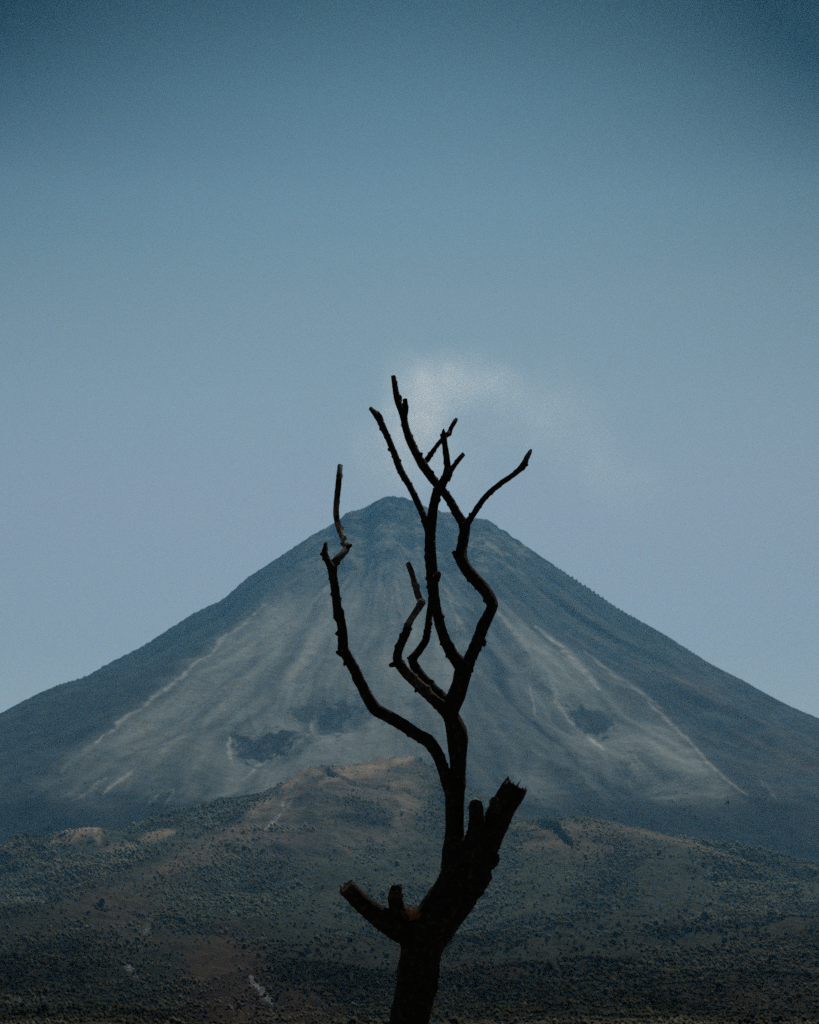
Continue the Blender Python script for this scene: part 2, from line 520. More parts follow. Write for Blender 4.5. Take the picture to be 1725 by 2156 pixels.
# ---- foothills
TOPH, CREST = foothills(GX, GY, RAD)
ABOVE = TOPH - base_height(GX, GY) + 70 * sstep(2350, 2650, RAD) * (1 - sstep(3300, 4100, RAD))
FOOT = sstep(-34, 22, ABOVE + wob * 40)
FOOT = np.maximum(FOOT, sstep(2350, 2150, Dm + wob * 200))
FOOT *= sstep(3350, 3250, Dm)
LEFTSIDE = 1 - sstep(960, 1060, PX)
grass = .45 + (mott - .5) * 1.6 + (mott2 - .5) * 1.4
hillcol = np.zeros_like(colr) + FLOOR * np.array([.82, .90, .80]) * (.52 + .45 * mott + .5 * (mott2 - .3))[..., None]
brownzone = poly([(420, 1765), (520, 1712), (575, 1655), (640, 1600), (672, 1620), (735, 1600), (800, 1590), (868, 1580), (890, 1640), (880, 1720), (830, 1790), (700, 1800), (560, 1820)], 30)
hillcol = lay(hillcol, stroke([(640, 1655), (600, 1695), (520, 1745), (430, 1795), (330, 1840)], 34, .75) * (.3 + mott), BROWN * .62)
hillcol = lay(hillcol, brownzone * (grass + .15) * .9, BROWN * .36 + SCREE * .16)
for pts, w, a in [([(600, 1655), (640, 1618), (672, 1628)], 15, .7), ([(675, 1650), (735, 1622), (790, 1606)], 14, 1.0), ([(760, 1625), (800, 1608), (865, 1594)], 14, 1.0), ([(520, 1720), (575, 1680)], 12, .6),
                  ([(110, 1775), (160, 1752), (200, 1742), (205, 1770)], 16, .85), ([(300, 1770), (340, 1755), (362, 1750)], 12, .85), ([(0, 1790), (60, 1785)], 14, .6), ([(210, 1790), (290, 1782)], 10, .4),
                  ([(820, 1650), (860, 1690), (840, 1730)], 30, .35), ([(1090, 1745), (1200, 1740), (1330, 1745), (1450, 1775), (1560, 1825)], 10, .42), ([(1080, 1790), (1180, 1770), (1290, 1790)], 16, .3)]:
    hillcol = lay(hillcol, stroke(pts, w, a) * (.5 + .9 * mott), BROWN * 1.15)
hillcol = lay(hillcol, poly([(690, 1722), (760, 1706), (830, 1722), (820, 1745), (740, 1748)], 12) * .85, VEG * .7)
hillcol = lay(hillcol, poly([(570, 1770), (700, 1750), (720, 1800), (620, 1810)], 14) * .6, VEG * .8)
hillcol = lay(hillcol, poly([(640, 1640), (720, 1635), (690, 1690), (620, 1700)], 12) * .5, VEG)
RUSTZ = np.maximum.reduce([poly([(395, 1985), (480, 1960), (560, 2010), (580, 2080), (540, 2170), (420, 2170), (400, 2080)], 26), poly([(580, 2090), (660, 2085), (720, 2170), (590, 2170)], 26),
                           poly([(100, 1830), (330, 1850), (360, 1960), (240, 1990), (120, 1900)], 60) * .55, poly([(1500, 1900), (1740, 1880), (1740, 2170), (1520, 2170)], 70) * .2,
                           poly([(930, 2020), (1080, 2030), (1100, 2060), (940, 2050)], 16) * .8, poly([(1080, 1760), (1300, 1745), (1360, 1790), (1180, 1800)], 30) * .5])
hillcol = lay(hillcol, RUSTZ * (.35 + .8 * mott), RUST * .9)
for pts, w, a in [([(617, 1660), (605, 1690), (598, 1705)], 8, 1.0), ([(590, 1715), (560, 1745)], 5, .8), ([(325, 1925), (303, 1970)], 5, .5), ([(262, 2030), (290, 2060)], 4, .7),
                  ([(525, 2065), (550, 2090), (572, 2118)], 7, 1.0), ([(595, 2140), (605, 2160)], 4, .6)]:
    hillcol = lay(hillcol, stroke(pts, w, a) * sstep(.36, .52, mott), PALE * .9)
thick = sstep(.40, .58, fbm(GX / 20, GY / 30, 4, 101, .6) * .6 + mott2 * .4 + .05 * sstep(1850, 2050, PY))
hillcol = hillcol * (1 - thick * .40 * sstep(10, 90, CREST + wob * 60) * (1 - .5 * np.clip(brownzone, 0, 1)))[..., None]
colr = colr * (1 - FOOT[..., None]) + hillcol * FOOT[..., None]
colr = colr * (1 - .74 * FOOT * sstep(2700, 1000, Dm + wob * 500 + (mott3 - .5) * 900))[..., None]  # nearer ground darkened: a bottom vignette painted into the cover colour
PLAIN = (FLOOR * .62 + BROWN * .20)
colr = lay(colr, sstep(980, 720, Dm + wob * 200), PLAIN)
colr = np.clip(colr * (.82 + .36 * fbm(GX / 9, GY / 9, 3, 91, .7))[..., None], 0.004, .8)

# ---- split the sheet into the cone, the two hills and the plain
idx = np.arange(na * nd_).reshape(nd_, na)
quads = np.stack([idx[:-1, :-1], idx[:-1, 1:], idx[1:, 1:], idx[1:, :-1]], -1)
qF = FOOT[:-1, :-1]; qD = Dm[:-1, :-1]; qX = PX[:-1, :-1]
cls = np.where(qD < 800, 3, np.where(qF > .5, np.where(qX < 945, 1, 2), 0))
V = np.stack([GX, GY, GZ], -1).reshape(-1, 3)
C = np.concatenate([colr.reshape(-1, 3), np.ones((na * nd_, 1))], 1)
# normals of the whole sheet, so that the seams do not show
dzr = np.gradient(V.reshape(nd_, na, 3), axis=0); dzc = np.gradient(V.reshape(nd_, na, 3), axis=1)
NR = np.cross(dzc, dzr); NR /= np.linalg.norm(NR, axis=-1, keepdims=True) + 1e-12
NR = np.where(NR[..., 2:3] < 0, -NR, NR).reshape(-1, 3)


def np_mesh(name, verts, faces, cols=None, smooth=True, normals=None):
    me = bpy.data.meshes.new(name)
    k = faces.shape[1]
    me.vertices.add(len(verts)); me.vertices.foreach_set('co', verts.astype(np.float32).ravel())
    me.loops.add(faces.size); me.loops.foreach_set('vertex_index', faces.astype(np.int32).ravel())
    me.polygons.add(len(faces))
    me.polygons.foreach_set('loop_start', np.arange(0, faces.size, k, dtype=np.int32))
    me.polygons.foreach_set('loop_total', np.full(len(faces), k, np.int32))
    me.polygons.foreach_set('use_smooth', np.full(len(faces), smooth))
    if cols is not None:
        at_ = me.attributes.new('cover', 'FLOAT_COLOR', 'POINT')
        at_.data.foreach_set('color', cols.astype(np.float32).ravel())
    me.update()
    me.validate()
    if normals is not None:
        me.normals_split_custom_set_from_vertices(normals.tolist())
    return me


def ground_material():
    m, N, out = material("ground_cover")
    a = N.new('ShaderNodeAttribute', attribute_name='cover')
    g = N.new('ShaderNodeNewGeometry')
    n1 = N.noise(g.outputs['Position'], .09, 5, .7)
    n2 = N.noise(g.outputs['Position'], .35, 4, .7)
    f = N.math('ADD', N.math('MULTIPLY', n1, .9), N.math('MULTIPLY', n2, .7))
    f = N.math('ADD', f, .2)
    c = N.mix(1.0, a.outputs['Color'], N.new('ShaderNodeCombineColor', ins={0: f, 1: f, 2: f}).outputs[0], 'MULTIPLY')
    b = N.new('ShaderNodeBump', ins={'Strength': .7, 'Distance': 6.0, 'Height': n1})
    p = N.new('ShaderNodeBsdfPrincipled', ins={'Base Color': c, 'Roughness': 1.0, 'Normal': b.outputs[0]})
    p.inputs['Specular IOR Level'].default_value = 0.05
    N.l.new(p.outputs[0], out.inputs[0])
    return m


MG = ground_material()
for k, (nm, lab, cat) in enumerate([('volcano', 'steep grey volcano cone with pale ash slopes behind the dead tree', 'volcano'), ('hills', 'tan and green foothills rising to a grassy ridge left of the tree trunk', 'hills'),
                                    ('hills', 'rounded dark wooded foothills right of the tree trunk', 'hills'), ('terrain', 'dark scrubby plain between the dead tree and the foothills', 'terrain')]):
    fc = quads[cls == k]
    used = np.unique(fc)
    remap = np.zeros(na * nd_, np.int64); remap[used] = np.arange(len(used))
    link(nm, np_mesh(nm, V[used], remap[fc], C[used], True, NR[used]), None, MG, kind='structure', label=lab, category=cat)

# the plain that everything stands on, out to the horizon
rad = np.concatenate([[0.01, 3, 8, 15, 25, 40], np.geomspace(60, 120000, 60)])
th = np.linspace(0, 2 * math.pi, 181)[:-1]
RR, TT = np.meshgrid(rad, th, indexing='ij')
gx, gy = RR * np.cos(TT), RR * np.sin(TT)
gz = np.where(RR < 60, (fbm(gx / 4, gy / 4, 4, 5) - .5) * .12, -.6 * sstep(55, 70, RR))
ii = np.arange(RR.size).reshape(RR.shape)
q = np.stack([ii[:-1], np.roll(ii, -1, 1)[:-1], np.roll(ii, -1, 1)[1:], ii[1:]], -1).reshape(-1, 4)
gc = np.ones((RR.size, 4)); gc[:, :3] = PLAIN
link('ground', np_mesh('ground', np.stack([gx, gy, gz], -1).reshape(-1, 3), q[:, ::-1], gc), None, MG, kind='structure', label='flat bare ground at the foot of the dead tree', category='ground')

# ------------------------------------------------------------------ forest
bm = bmesh.new(); bmesh.ops.create_icosphere(bm, subdivisions=1, radius=1)
bm.verts.ensure_lookup_table()
sv = np.array([v.co[:] for v in bm.verts]); sf = np.array([[v.index for v in f.verts] for f in bm.faces]); bm.free()
keep = (sv[sf][:, :, 2].min(1) > -.55); sf = sf[keep]
us = np.unique(sf); rm = np.zeros(len(sv), int); rm[us] = np.arange(len(us)); sv = sv[us]; sf = rm[sf]
# visible and not bare ground
cand = (FOOT > .88) & (Dm > 820) & (Dm < 3300) & (PX > -420) & (PX < 2150)
fz = np.zeros(GX.shape)
fz += cand * (1 - .93 * np.clip(brownzone, 0, 1) * sstep(.34, .46, mott2)) * (1 - .72 * np.clip(RUSTZ, 0, 1))
fz *= .50 + .50 * thick
fz *= .04 + .96 * sstep(14, 110, CREST + wob * 60)
fz += .03 * sstep(2100, 2700, RAD) * (1 - FOOT) * (mott > .5) * (Dm < 3600) * (PX > -420) * (PX < 2150)
for pts, w in [([(525, 2065), (550, 2090), (572, 2118)], 12), ([(595, 2140), (605, 2160)], 8), ([(262, 2030), (290, 2060)], 8), ([(325, 1925), (303, 1970)], 8), ([(617, 1660), (598, 1705), (560, 1745)], 12)]:
    fz *= 1 - stroke(pts, w, 1)
area = np.abs(np.gradient(GX, axis=1) * np.gradient(GY, axis=0))
lam = fz * Dm * np.gradient(AZ)[None, :] * np.gradient(DD)[:, None]
lam = lam / lam.sum()
NT = 250000
pick = rng.choice(lam.size, NT, p=lam.ravel())
tx = GX.ravel()[pick] + rng.uniform(-3, 3, NT); ty = GY.ravel()[pick] + rng.uniform(-3, 3, NT); tz = GZ.ravel()[pick]
sz = .84 * np.exp(rng.normal(0, .34, NT)) * np.clip(ty / 1500, .62, 1.1)
sz *= .75 + .7 * fbm(tx / 120, ty / 120, 3, 111)
nvc = len(sv)
allv = np.empty((NT, nvc, 3), np.float32)
lump = rng.integers(0, 24, NT)
shapes = []
for k in range(24):
    nn = np.array([mnoise.noise(Vector(v) * 1.6 + Vector((k * 7.1, 3, 1))) + .6 * mnoise.noise(Vector(v) * 3.7 + Vector((k * 3.1, 9, 4))) for v in sv])
    shapes.append(sv * (1 + .55 * nn)[:, None] * np.array([1, 1, 1.05 + .5 * random.random()]))
shapes = np.array(shapes)
ang = rng.uniform(0, 6.28, NT); ca, sa = np.cos(ang), np.sin(ang)
S = shapes[lump]
allv[:, :, 0] = (S[:, :, 0] * ca[:, None] - S[:, :, 1] * sa[:, None]) * sz[:, None] + tx[:, None]
allv[:, :, 1] = (S[:, :, 0] * sa[:, None] + S[:, :, 1] * ca[:, None]) * sz[:, None] + ty[:, None]
allv[:, :, 2] = S[:, :, 2] * sz[:, None] * 1.1 + (tz + sz * .75)[:, None]
allf = (sf[None] + (np.arange(NT) * nvc)[:, None, None]).reshape(-1, 3)
tone = np.clip(.74 - .50 * sstep(2500, 1000, ty) + 1.5 * (fbm(tx / 55, ty / 80, 4, 121) - .5) + rng.normal(0, .16, NT), .02, 1.6)  # crowns nearer the viewer toned down too, vignette shade put into their colour
g0 = np.array([.066, .076, .054]); g1 = np.array([.115, .095, .070])
br = np.clip(rng.normal(.22, .2, NT) + .9 * np.clip(RUSTZ.ravel()[pick], 0, 1) * rng.uniform(.3, 1, NT) + .5 * np.clip(brownzone.ravel()[pick], 0, 1), 0, 1)
under = colr.reshape(-1, 3)[pick]
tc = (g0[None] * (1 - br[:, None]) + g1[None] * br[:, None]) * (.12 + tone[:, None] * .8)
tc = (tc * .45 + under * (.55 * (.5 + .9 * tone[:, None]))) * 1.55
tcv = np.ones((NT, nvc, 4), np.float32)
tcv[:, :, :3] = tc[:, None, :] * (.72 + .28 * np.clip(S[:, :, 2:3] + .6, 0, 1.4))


def forest_material():
    m, N, out = material("tree_crowns")
    a = N.new('ShaderNodeAttribute', attribute_name='cover')
    g = N.new('ShaderNodeNewGeometry')
    n1 = N.noise(g.outputs['Position'], .9, 4, .75)
    f = N.math('ADD', N.math('MULTIPLY', n1, 1.9), .05)
    c = N.mix(1.0, a.outputs['Color'], N.new('ShaderNodeCombineColor', ins={0: f, 1: f, 2: f}).outputs[0], 'MULTIPLY')
    b = N.new('ShaderNodeBump', ins={'Strength': .7, 'Distance': 1.2, 'Height': n1})
    # leaves face every way: the crown as a whole answers the light from above more than its outline does
    nrm = N.vmath('NORMALIZE', N.vmath('ADD', N.vmath('SCALE', b.outputs[0], .42), (0, 0, .74)))
    d = N.new('ShaderNodeBsdfDiffuse', ins={'Color': c, 'Normal': nrm})
    N.l.new(d.outputs[0], out.inputs[0])
    return m


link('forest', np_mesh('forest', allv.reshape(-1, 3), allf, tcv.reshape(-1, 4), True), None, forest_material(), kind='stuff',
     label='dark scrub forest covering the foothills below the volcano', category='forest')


# ---- loose pale stones in the gullies
def ground_at(px, py):
    j = int(np.argmin(np.abs(AZ - math.atan2(pixel_ray(px, py)[0], pixel_ray(px, py)[1]))))
    colp = PY[:, j]
    ok = np.where((colp <= py) & (DD > 800))[0]
    i = ok[0] if len(ok) else len(DD) - 1
    u = random.uniform(-1.2, 1.2); k = max(i - 1, 0); b = random.uniform(-.5, .5)
    q = np.array([GX[i, j], GY[i, j], GZ[i, j]]); q2 = np.array([GX[k, j], GY[k, j], GZ[k, j]])
    return q + (q2 - q) * u + (np.array([GX[i, j + 1], GY[i, j + 1], GZ[i, j + 1]]) - q) * b


def stone_material():
    m, N, out = material("pale_stone")
    g = N.new('ShaderNodeNewGeometry')
    c = N.ramp(N.noise(g.outputs['Position'], .5, 4, .7), [(.3, (.10, .11, .115)), (.7, (.30, .31, .31))])
    p = N.new('ShaderNodeBsdfPrincipled', ins={'Base Color': c, 'Roughness': .95})
    N.l.new(p.outputs[0], out.inputs[0])
    return m


MST = stone_material()
bm = bmesh.new(); bmesh.ops.create_icosphere(bm, subdivisions=1, radius=1)
rv = np.array([v.co[:] for v in bm.verts]); rf = np.array([[v.index for v in f.verts] for f in bm.faces]); bm.free()
STONES = ['pale stones high on the tan ridge just below the ash slope', 'widest pale streak of stones on rusty ground by the bottom edge', 'short pale streak of stones among dark scrub near the lower left corner',
          'faint patch of pale stones on the wooded slope left of the broken stub', 'thin pale stones trailing down below the stones on the tan ridge']
for (pts, wd, n), lab in zip([([(617, 1660), (605, 1690), (598, 1705)], 5, 300), ([(525, 2065), (550, 2090), (572, 2118)], 2.4, 380), ([(262, 2030), (290, 2060)], 2, 120), ([(325, 1925), (303, 1970)], 4, 50), ([(590, 1715), (560, 1745)], 4, 60)], STONES):
    vs = []; fs = []
    for i in range(n):
        t = random.random() * (len(pts) - 1); k = min(int(t), len(pts) - 2); u = t - k
        px = pts[k][0] * (1 - u) + pts[k + 1][0] * u + random.gauss(0, wd * .6); py = pts[k][1] * (1 - u) + pts[k + 1][1] * u + random.gauss(0, wd * .6)
        P = ground_at(px, py)
        s = random.uniform(.22, .75)
        vv = rv * (1 + rng.uniform(-.35, .35, (len(rv), 1))) * np.array([s * random.uniform(.8, 1.5), s * random.uniform(.8, 1.5), s * .7])
        fs.append(rf + len(vs) * len(rv)); vs.append(vv + P + np.array([0, 0, s * .3]))
    link('rubble', np_mesh('rubble', np.concatenate(vs), np.concatenate(fs), None, False), None, MST, kind='stuff', label=lab, category='stones', group='pale stone gullies on the foothills')

# ------------------------------------------------------------------ haze and smoke
def box_mesh(name, x0, x1, y0, y1, z0, z1):
    bm = bmesh.new()
    bmesh.ops.create_cube(bm, size=1)
    for v in bm.verts:
        v.co = ((x0 + x1) / 2 + v.co.x * (x1 - x0), (y0 + y1) / 2 + v.co.y * (y1 - y0), (z0 + z1) / 2 + v.co.z * (z1 - z0))
    me = bpy.data.meshes.new(name); bm.to_mesh(me); bm.free()
    return me


m, N, out = material("valley_haze")
vs_ = N.new('ShaderNodeVolumeScatter', ins={'Color': (.15, .49, .84, 1), 'Density': 0.76e-4, 'Anisotropy': .25})
N.l.new(vs_.outputs[0], out.inputs[1])
link('haze', box_mesh('haze', -9000, 9000, 760, 9500, -40, 1700), None, m, kind='stuff', label='thin blue haze lying in front of the volcano', category='haze')

BLOBS = [  # image pixel x, y, half sizes (image px), strength, offset in depth
    (868, 905, 36, 56, .62, 0), (878, 862, 38, 54, .62, 20), (905, 828, 56, 44, .50, 10), (880, 950, 50, 50, .40, -10), (955, 795, 80, 34, .42, 20), (1020, 800, 80, 36, .28, 30), (875, 775, 56, 30, .24, 0),
    (800, 940, 64, 56, .30, 0), (900, 1000, 84, 64, .36, -20), (1010, 860, 130, 70, .20, 20), (1110, 850, 90, 54, .22, 40), (1190, 905, 70, 56, .22, 50), (1255, 965, 64, 54, .20, 60), (1320, 1035, 66, 48, .16, 60)]
PC = at(1000, 900, 5560)
m, N, out = material("volcanic_smoke")
tcn = N.new('ShaderNodeNewGeometry')
pos = tcn.outputs['Position']
nz = N.new('ShaderNodeTexNoise', ins={'Vector': pos, 'Scale': .0085, 'Detail': 3.0, 'Roughness': .55})
offv = N.vmath('SCALE', N.vmath('SUBTRACT', nz.outputs['Color'], (.5, .5, .5)), 190.0)
posd = N.vmath('ADD', pos, offv)
tot = None
for bx, by, hx, hy, st, dy in BLOBS:
    c = at(bx, by, 5560 + dy)
    k = 5560 / F
    q_ = N.vmath('DIVIDE', N.vmath('SUBTRACT', posd, tuple(c)), (hx * k * 1.25, 75.0, hy * k * 1.25))
    e = N.math('EXPONENT', N.math('MULTIPLY', N.vmath('DOT_PRODUCT', q_, q_, out=1), -1.0))
    e = N.math('MULTIPLY', e, st)
    tot = e if tot is None else N.math('ADD', tot, e)
fineN = N.noise(posd, .013, 5, .62)
tot = N.math('MULTIPLY', tot, N.math('MAXIMUM', .05, N.math('ADD', -.55, N.math('MULTIPLY', fineN, 3.1))))
dens = N.math('MULTIPLY', N.math('SUBTRACT', tot, .015), .0029)
dens = N.math('MAXIMUM', dens, 0.0)
vs2 = N.new('ShaderNodeVolumeScatter', ins={'Color': (.84, .93, 1, 1), 'Density': dens, 'Anisotropy': .62})
N.l.new(vs2.outputs[0], out.inputs[1])
a_ = at(640, 690, 5560); b_ = at(1480, 1100, 5560)
bm = bmesh.new()
bmesh.ops.create_icosphere(bm, subdivisions=3, radius=1)
for v in bm.verts:
    v.co = Vector(((a_.x + b_.x) / 2 + v.co.x * (b_.x - a_.x) * .62, 5580 + v.co.y * 230, (a_.z + b_.z) / 2 + v.co.z * (a_.z - b_.z) * .66))
me = bpy.data.meshes.new('smoke'); bm.to_mesh(me); bm.free()
link('smoke', me, None, m, kind='stuff', label='faint white smoke drifting off the volcano summit', category='smoke')

# ------------------------------------------------------------------ dead tree
TREE_Y = 14.0
CROP = {'A': (1200, 1400), 'B': (1200, 2400), 'C': (1200, 3050)}
PS = 1725 / 3277.0
CS = 1040 / 1725.0


def node(c, x, y, w, off=0.0):
    ox, oy = CROP[c]
    px, py = (ox + x * CS) * PS, (oy + y * CS) * PS
    P = at(px, py, TREE_Y + off)
    dep = (P - CAM).dot(Vector((0, cp, sp)))
    return P, w * CS * PS / F * dep / 2 * (1.05 if w < 80 else 1.0)


def bark_material():
    m, N, out = material("dead_bark")
    a = N.new('ShaderNodeAttribute', attribute_name='bare')
    tc = N.new('ShaderNodeTexCoord')
    n1 = N.noise(tc.outputs['Object'], 26, 6, .7)
    n2 = N.noise(tc.outputs['Object'], 90, 4, .7)
    dark = N.ramp(N.math('ADD', N.math('MULTIPLY', n1, .7), N.math('MULTIPLY', n2, .3)), [(.30, (.005, .0042, .0035)), (.54, (.018, .0135, .010)), (.72, (.11, .082, .056))])
    pale = N.ramp(n2, [(.3, (.10, .08, .065)), (.7, (.55, .48, .41))])
    f = N.math('MULTIPLY', a.outputs['Fac'], N.math('MULTIPLY', N.math('SUBTRACT', n1, .36), 4.0, clamp=True), clamp=True)
    c = N.mix(f, dark, pale)
    h = N.math('ADD', N.math('MULTIPLY', n1, .7), N.math('MULTIPLY', n2, .4))
    b = N.new('ShaderNodeBump', ins={'Strength': .9, 'Distance': .012, 'Height': h})
    p = N.new('ShaderNodeBsdfPrincipled', ins={'Base Color': c, 'Roughness': .95, 'Normal': b.outputs[0]})
    p.inputs['Specular IOR Level'].default_value = .08
    N.l.new(p.outputs[0], out.inputs[0])
    return m


BARK = bark_material()
tree = bpy.data.objects.new('dead_tree', None)
COL.objects.link(tree)
TREE_BASE = Vector((-.25, TREE_Y + .02, 0))
tree.location = TREE_BASE
tree['label'] = 'bare black dead tree with broken limbs standing in front of the volcano'
tree['category'] = 'tree'


def spline(nodes, step):
    P = [n[0] for n in nodes]; Rr = [n[1] for n in nodes]; Bb = [n[2] if len(n) > 2 else 0 for n in nodes]
    out = []
    for i in range(len(P) - 1):
        p0 = P[max(i - 1, 0)]; p1 = P[i]; p2 = P[i + 1]; p3 = P[min(i + 2, len(P) - 1)]
        n = max(2, int((p2 - p1).length / step))
        for k in range(n):
            t = k / n
            t2, t3 = t * t, t * t * t
            q = .5 * ((2 * p1) + (-p0 + p2) * t + (2 * p0 - 5 * p1 + 4 * p2 - p3) * t2 + (-p0 + 3 * p1 - 3 * p2 + p3) * t3)
            q = q.lerp(p1.lerp(p2, t), .38)
            u = t * t * (3 - 2 * t) * .5 + t * .5
            out.append((q, Rr[i] * (1 - u) + Rr[i + 1] * u, Bb[i] * (1 - u) + Bb[i + 1] * u))
    out.append((P[-1], Rr[-1], Bb[-1]))
    return out


def limb(name, nodes, parent, segs=18, rough=.085, jag=.7, seed=0, flakes=0, cut=False, label=None, splinters=3, slant=0.0):
    """a knobbly tapering limb with a torn end; every node is (point, radius[, bareness])"""
    rmean = sum(n[1] for n in nodes) / len(nodes)
    step = max(.006, rmean * .22)
    ring = spline(nodes, step)
    bm = bmesh.new()
    lay_ = bm.verts.layers.float.new('bare')
    rows = []
    up = Vector((0, -1, 0))
    so = Vector((seed * 3.7, seed * 1.3, seed * 9.1))
    for i, (p, r, b) in enumerate(ring):
        a_ = ring[max(i - 2, 0)][0]; c_ = ring[min(i + 2, len(ring) - 1)][0]
        t = (c_ - a_).normalized()
        u = (up - t * up.dot(t)).normalized(); v = t.cross(u)
        row = []
        for s in range(segs):
            an = 2 * math.pi * s / segs
            d = u * math.cos(an) + v * math.sin(an)
            base = p + d * r
            k = mnoise.noise(base * (1.1 / max(rmean, .012)) * .9 + so) * rough
            k += mnoise.noise(base * (3.0 / max(rmean, .012)) + so) * rough * .9
            k += mnoise.noise(base * (7.0 / max(rmean, .012)) + so) * rough * .5
            # bark ridges that run along the limb
            k += mnoise.noise(Vector((math.cos(an) * 3.2, math.sin(an) * 3.2, i * step * 6)) + so) * rough * .45
            kn = mnoise.noise(p * (2.2 / max(rmean, .02)) * .35 + d * .8 + so * 2)
            if kn > .34 and segs < 26:
                k += (kn - .34) * 1.1
            vv = bm.verts.new(base + d * r * k)
            vv[lay_] = b
            row.append(vv)
        rows.append(row)
    for i in range(len(rows) - 1):
        for s in range(segs):
            bm.faces.new((rows[i][s], rows[i][(s + 1) % segs], rows[i + 1][(s + 1) % segs], rows[i + 1][s]))
    # torn end
    p, r, b = ring[-1]
    t = (ring[-1][0] - ring[max(len(ring) - 4, 0)][0]).normalized()
    last = rows[-1]
    tip = []
    for s, vv in enumerate(last):
        an = 2 * math.pi * s / segs
        j = mnoise.noise(Vector((math.cos(an) * 1.5, math.sin(an) * 1.5, seed * 5.3))) + .8 * mnoise.noise(Vector((math.cos(an) * 4, math.sin(an) * 4, seed * 2.3)))
        ext = r * (jag * (.25 + .9 * j) if not cut else .10 * j) + slant * (vv.co.x - p.x)
        w = bm.verts.new(p + (vv.co - p) * (.93 if not cut else .96) + t * ext); w[lay_] = max(b, .08)
        tip.append(w)
    inner = []
    for s, vv in enumerate(tip):
        w = bm.verts.new(p + (vv.co - p) * .55 + t * (slant * .6 * (vv.co.x - p.x) + r * (-.25 if not cut else -.06) * (1 + .8 * mnoise.noise(vv.co * 60)))); w[lay_] = max(b, .10)
        inner.append(w)
    cc = bm.verts.new(p - t * r * (.35 if not cut else .05)); cc[lay_] = .08
    ends = []
    for s in range(segs):
        n = (s + 1) % segs
        bm.faces.new((last[s], last[n], tip[n], tip[s]))
        ends.append(bm.faces.new((tip[s], tip[n], inner[n], inner[s])))
        ends.append(bm.faces.new((inner[s], inner[n], cc)))
    bm.faces.new(list(reversed(rows[0])))
    # splinters left standing on the break
    rs = random.Random(seed + 500)
    for k in range(splinters):
        s = rs.randrange(segs)
        o = p + (last[s].co - p) * rs.uniform(.5, 1.0) - t * r * .1
        sd = t.cross(last[s].co - p).normalized() * r * rs.uniform(.06, .16)
        dd = (last[s].co - p).normalized() * r * rs.uniform(.05, .12)
        tp = o + t * r * rs.uniform(.35, .95) + (last[s].co - p) * rs.uniform(-.2, .25)
        vs = [bm.verts.new(o + sd), bm.verts.new(o - sd + dd), bm.verts.new(o - sd - dd), bm.verts.new(tp)]
        for v_ in vs:
            v_[lay_] = .15
        bm.faces.new((vs[0], vs[1], vs[3])); bm.faces.new((vs[1], vs[2], vs[3])); bm.faces.new((vs[2], vs[0], vs[3]))
    # shaggy strips of bark
    rr = random.Random(seed + 100)
    for k in range(flakes):
        i = rr.randrange(2, len(rows) - 3); s = rr.randrange(segs)
        p, r, b = ring[i]
        vv = rows[i][s].co
        d = (vv - p).normalized()
        t = (ring[i + 1][0] - p).normalized() * rr.choice((-1, -1, 1))
        sd = d.cross(t)
        L = r * rr.uniform(.10, .34); wd = r * rr.uniform(.03, .10)
        o = vv - d * r * .06
        vs = [bm.verts.new(o + sd * wd), bm.verts.new(o - sd * wd), bm.verts.new(o - sd * wd * .3 + t * L + d * L * rr.uniform(.25, .8)), bm.verts.new(o + d * r * .05 + t * L * .3)]
        for v_ in vs:
            v_[lay_] = .1
        bm.faces.new((vs[0], vs[1], vs[3])); bm.faces.new((vs[1], vs[2], vs[3])); bm.faces.new((vs[2], vs[0], vs[3])); bm.faces.new((vs[2], vs[1], vs[0]))
    bmesh.ops.recalc_face_normals(bm, faces=bm.faces)
    me = bpy.data.meshes.new(name)
    for f in bm.faces:
        f.smooth = True
    for f in ends:
        f.smooth = False
        for e in f.edges:
            e.smooth = False
    bm.to_mesh(me); bm.free()
    o = bpy.data.objects.new(name, me)
    COL.objects.link(o)
    me.materials.append(BARK)
    me.transform(__import__('mathutils').Matrix.Translation(-TREE_BASE))
    o.parent = parent
    if parent is not tree:
        o.matrix_parent_inverse.identity()
    if label:
        o['label'] = label
    return o


def L(c, pts, o0=0.0, o1=0.0, n0=0, ntot=None, bare=None):
    ntot = ntot or len(pts)
    r = []
    for i, p in enumerate(pts):
        off = o0 + (o1 - o0) * (n0 + i) / max(ntot - 1, 1)
        P, rad_ = node(p[4] if len(p) > 4 else c, p[0], p[1], p[2], off)
        r.append((P, rad_, p[3] if len(p) > 3 else (bare or 0)))
    return r


def back(nodes, shifts):
    """lean nodes away from the viewer's side of the tree, keeping their thickness"""
    out = []
    for i, nd in enumerate(nodes):
        dy = np.interp(i, [k for k, _ in shifts], [v for _, v in shifts])
        k = (nd[0].y + dy) / nd[0].y
        out.append((CAM + (nd[0] - CAM) * k, nd[1] * k) + tuple(nd[2:]))
    return out


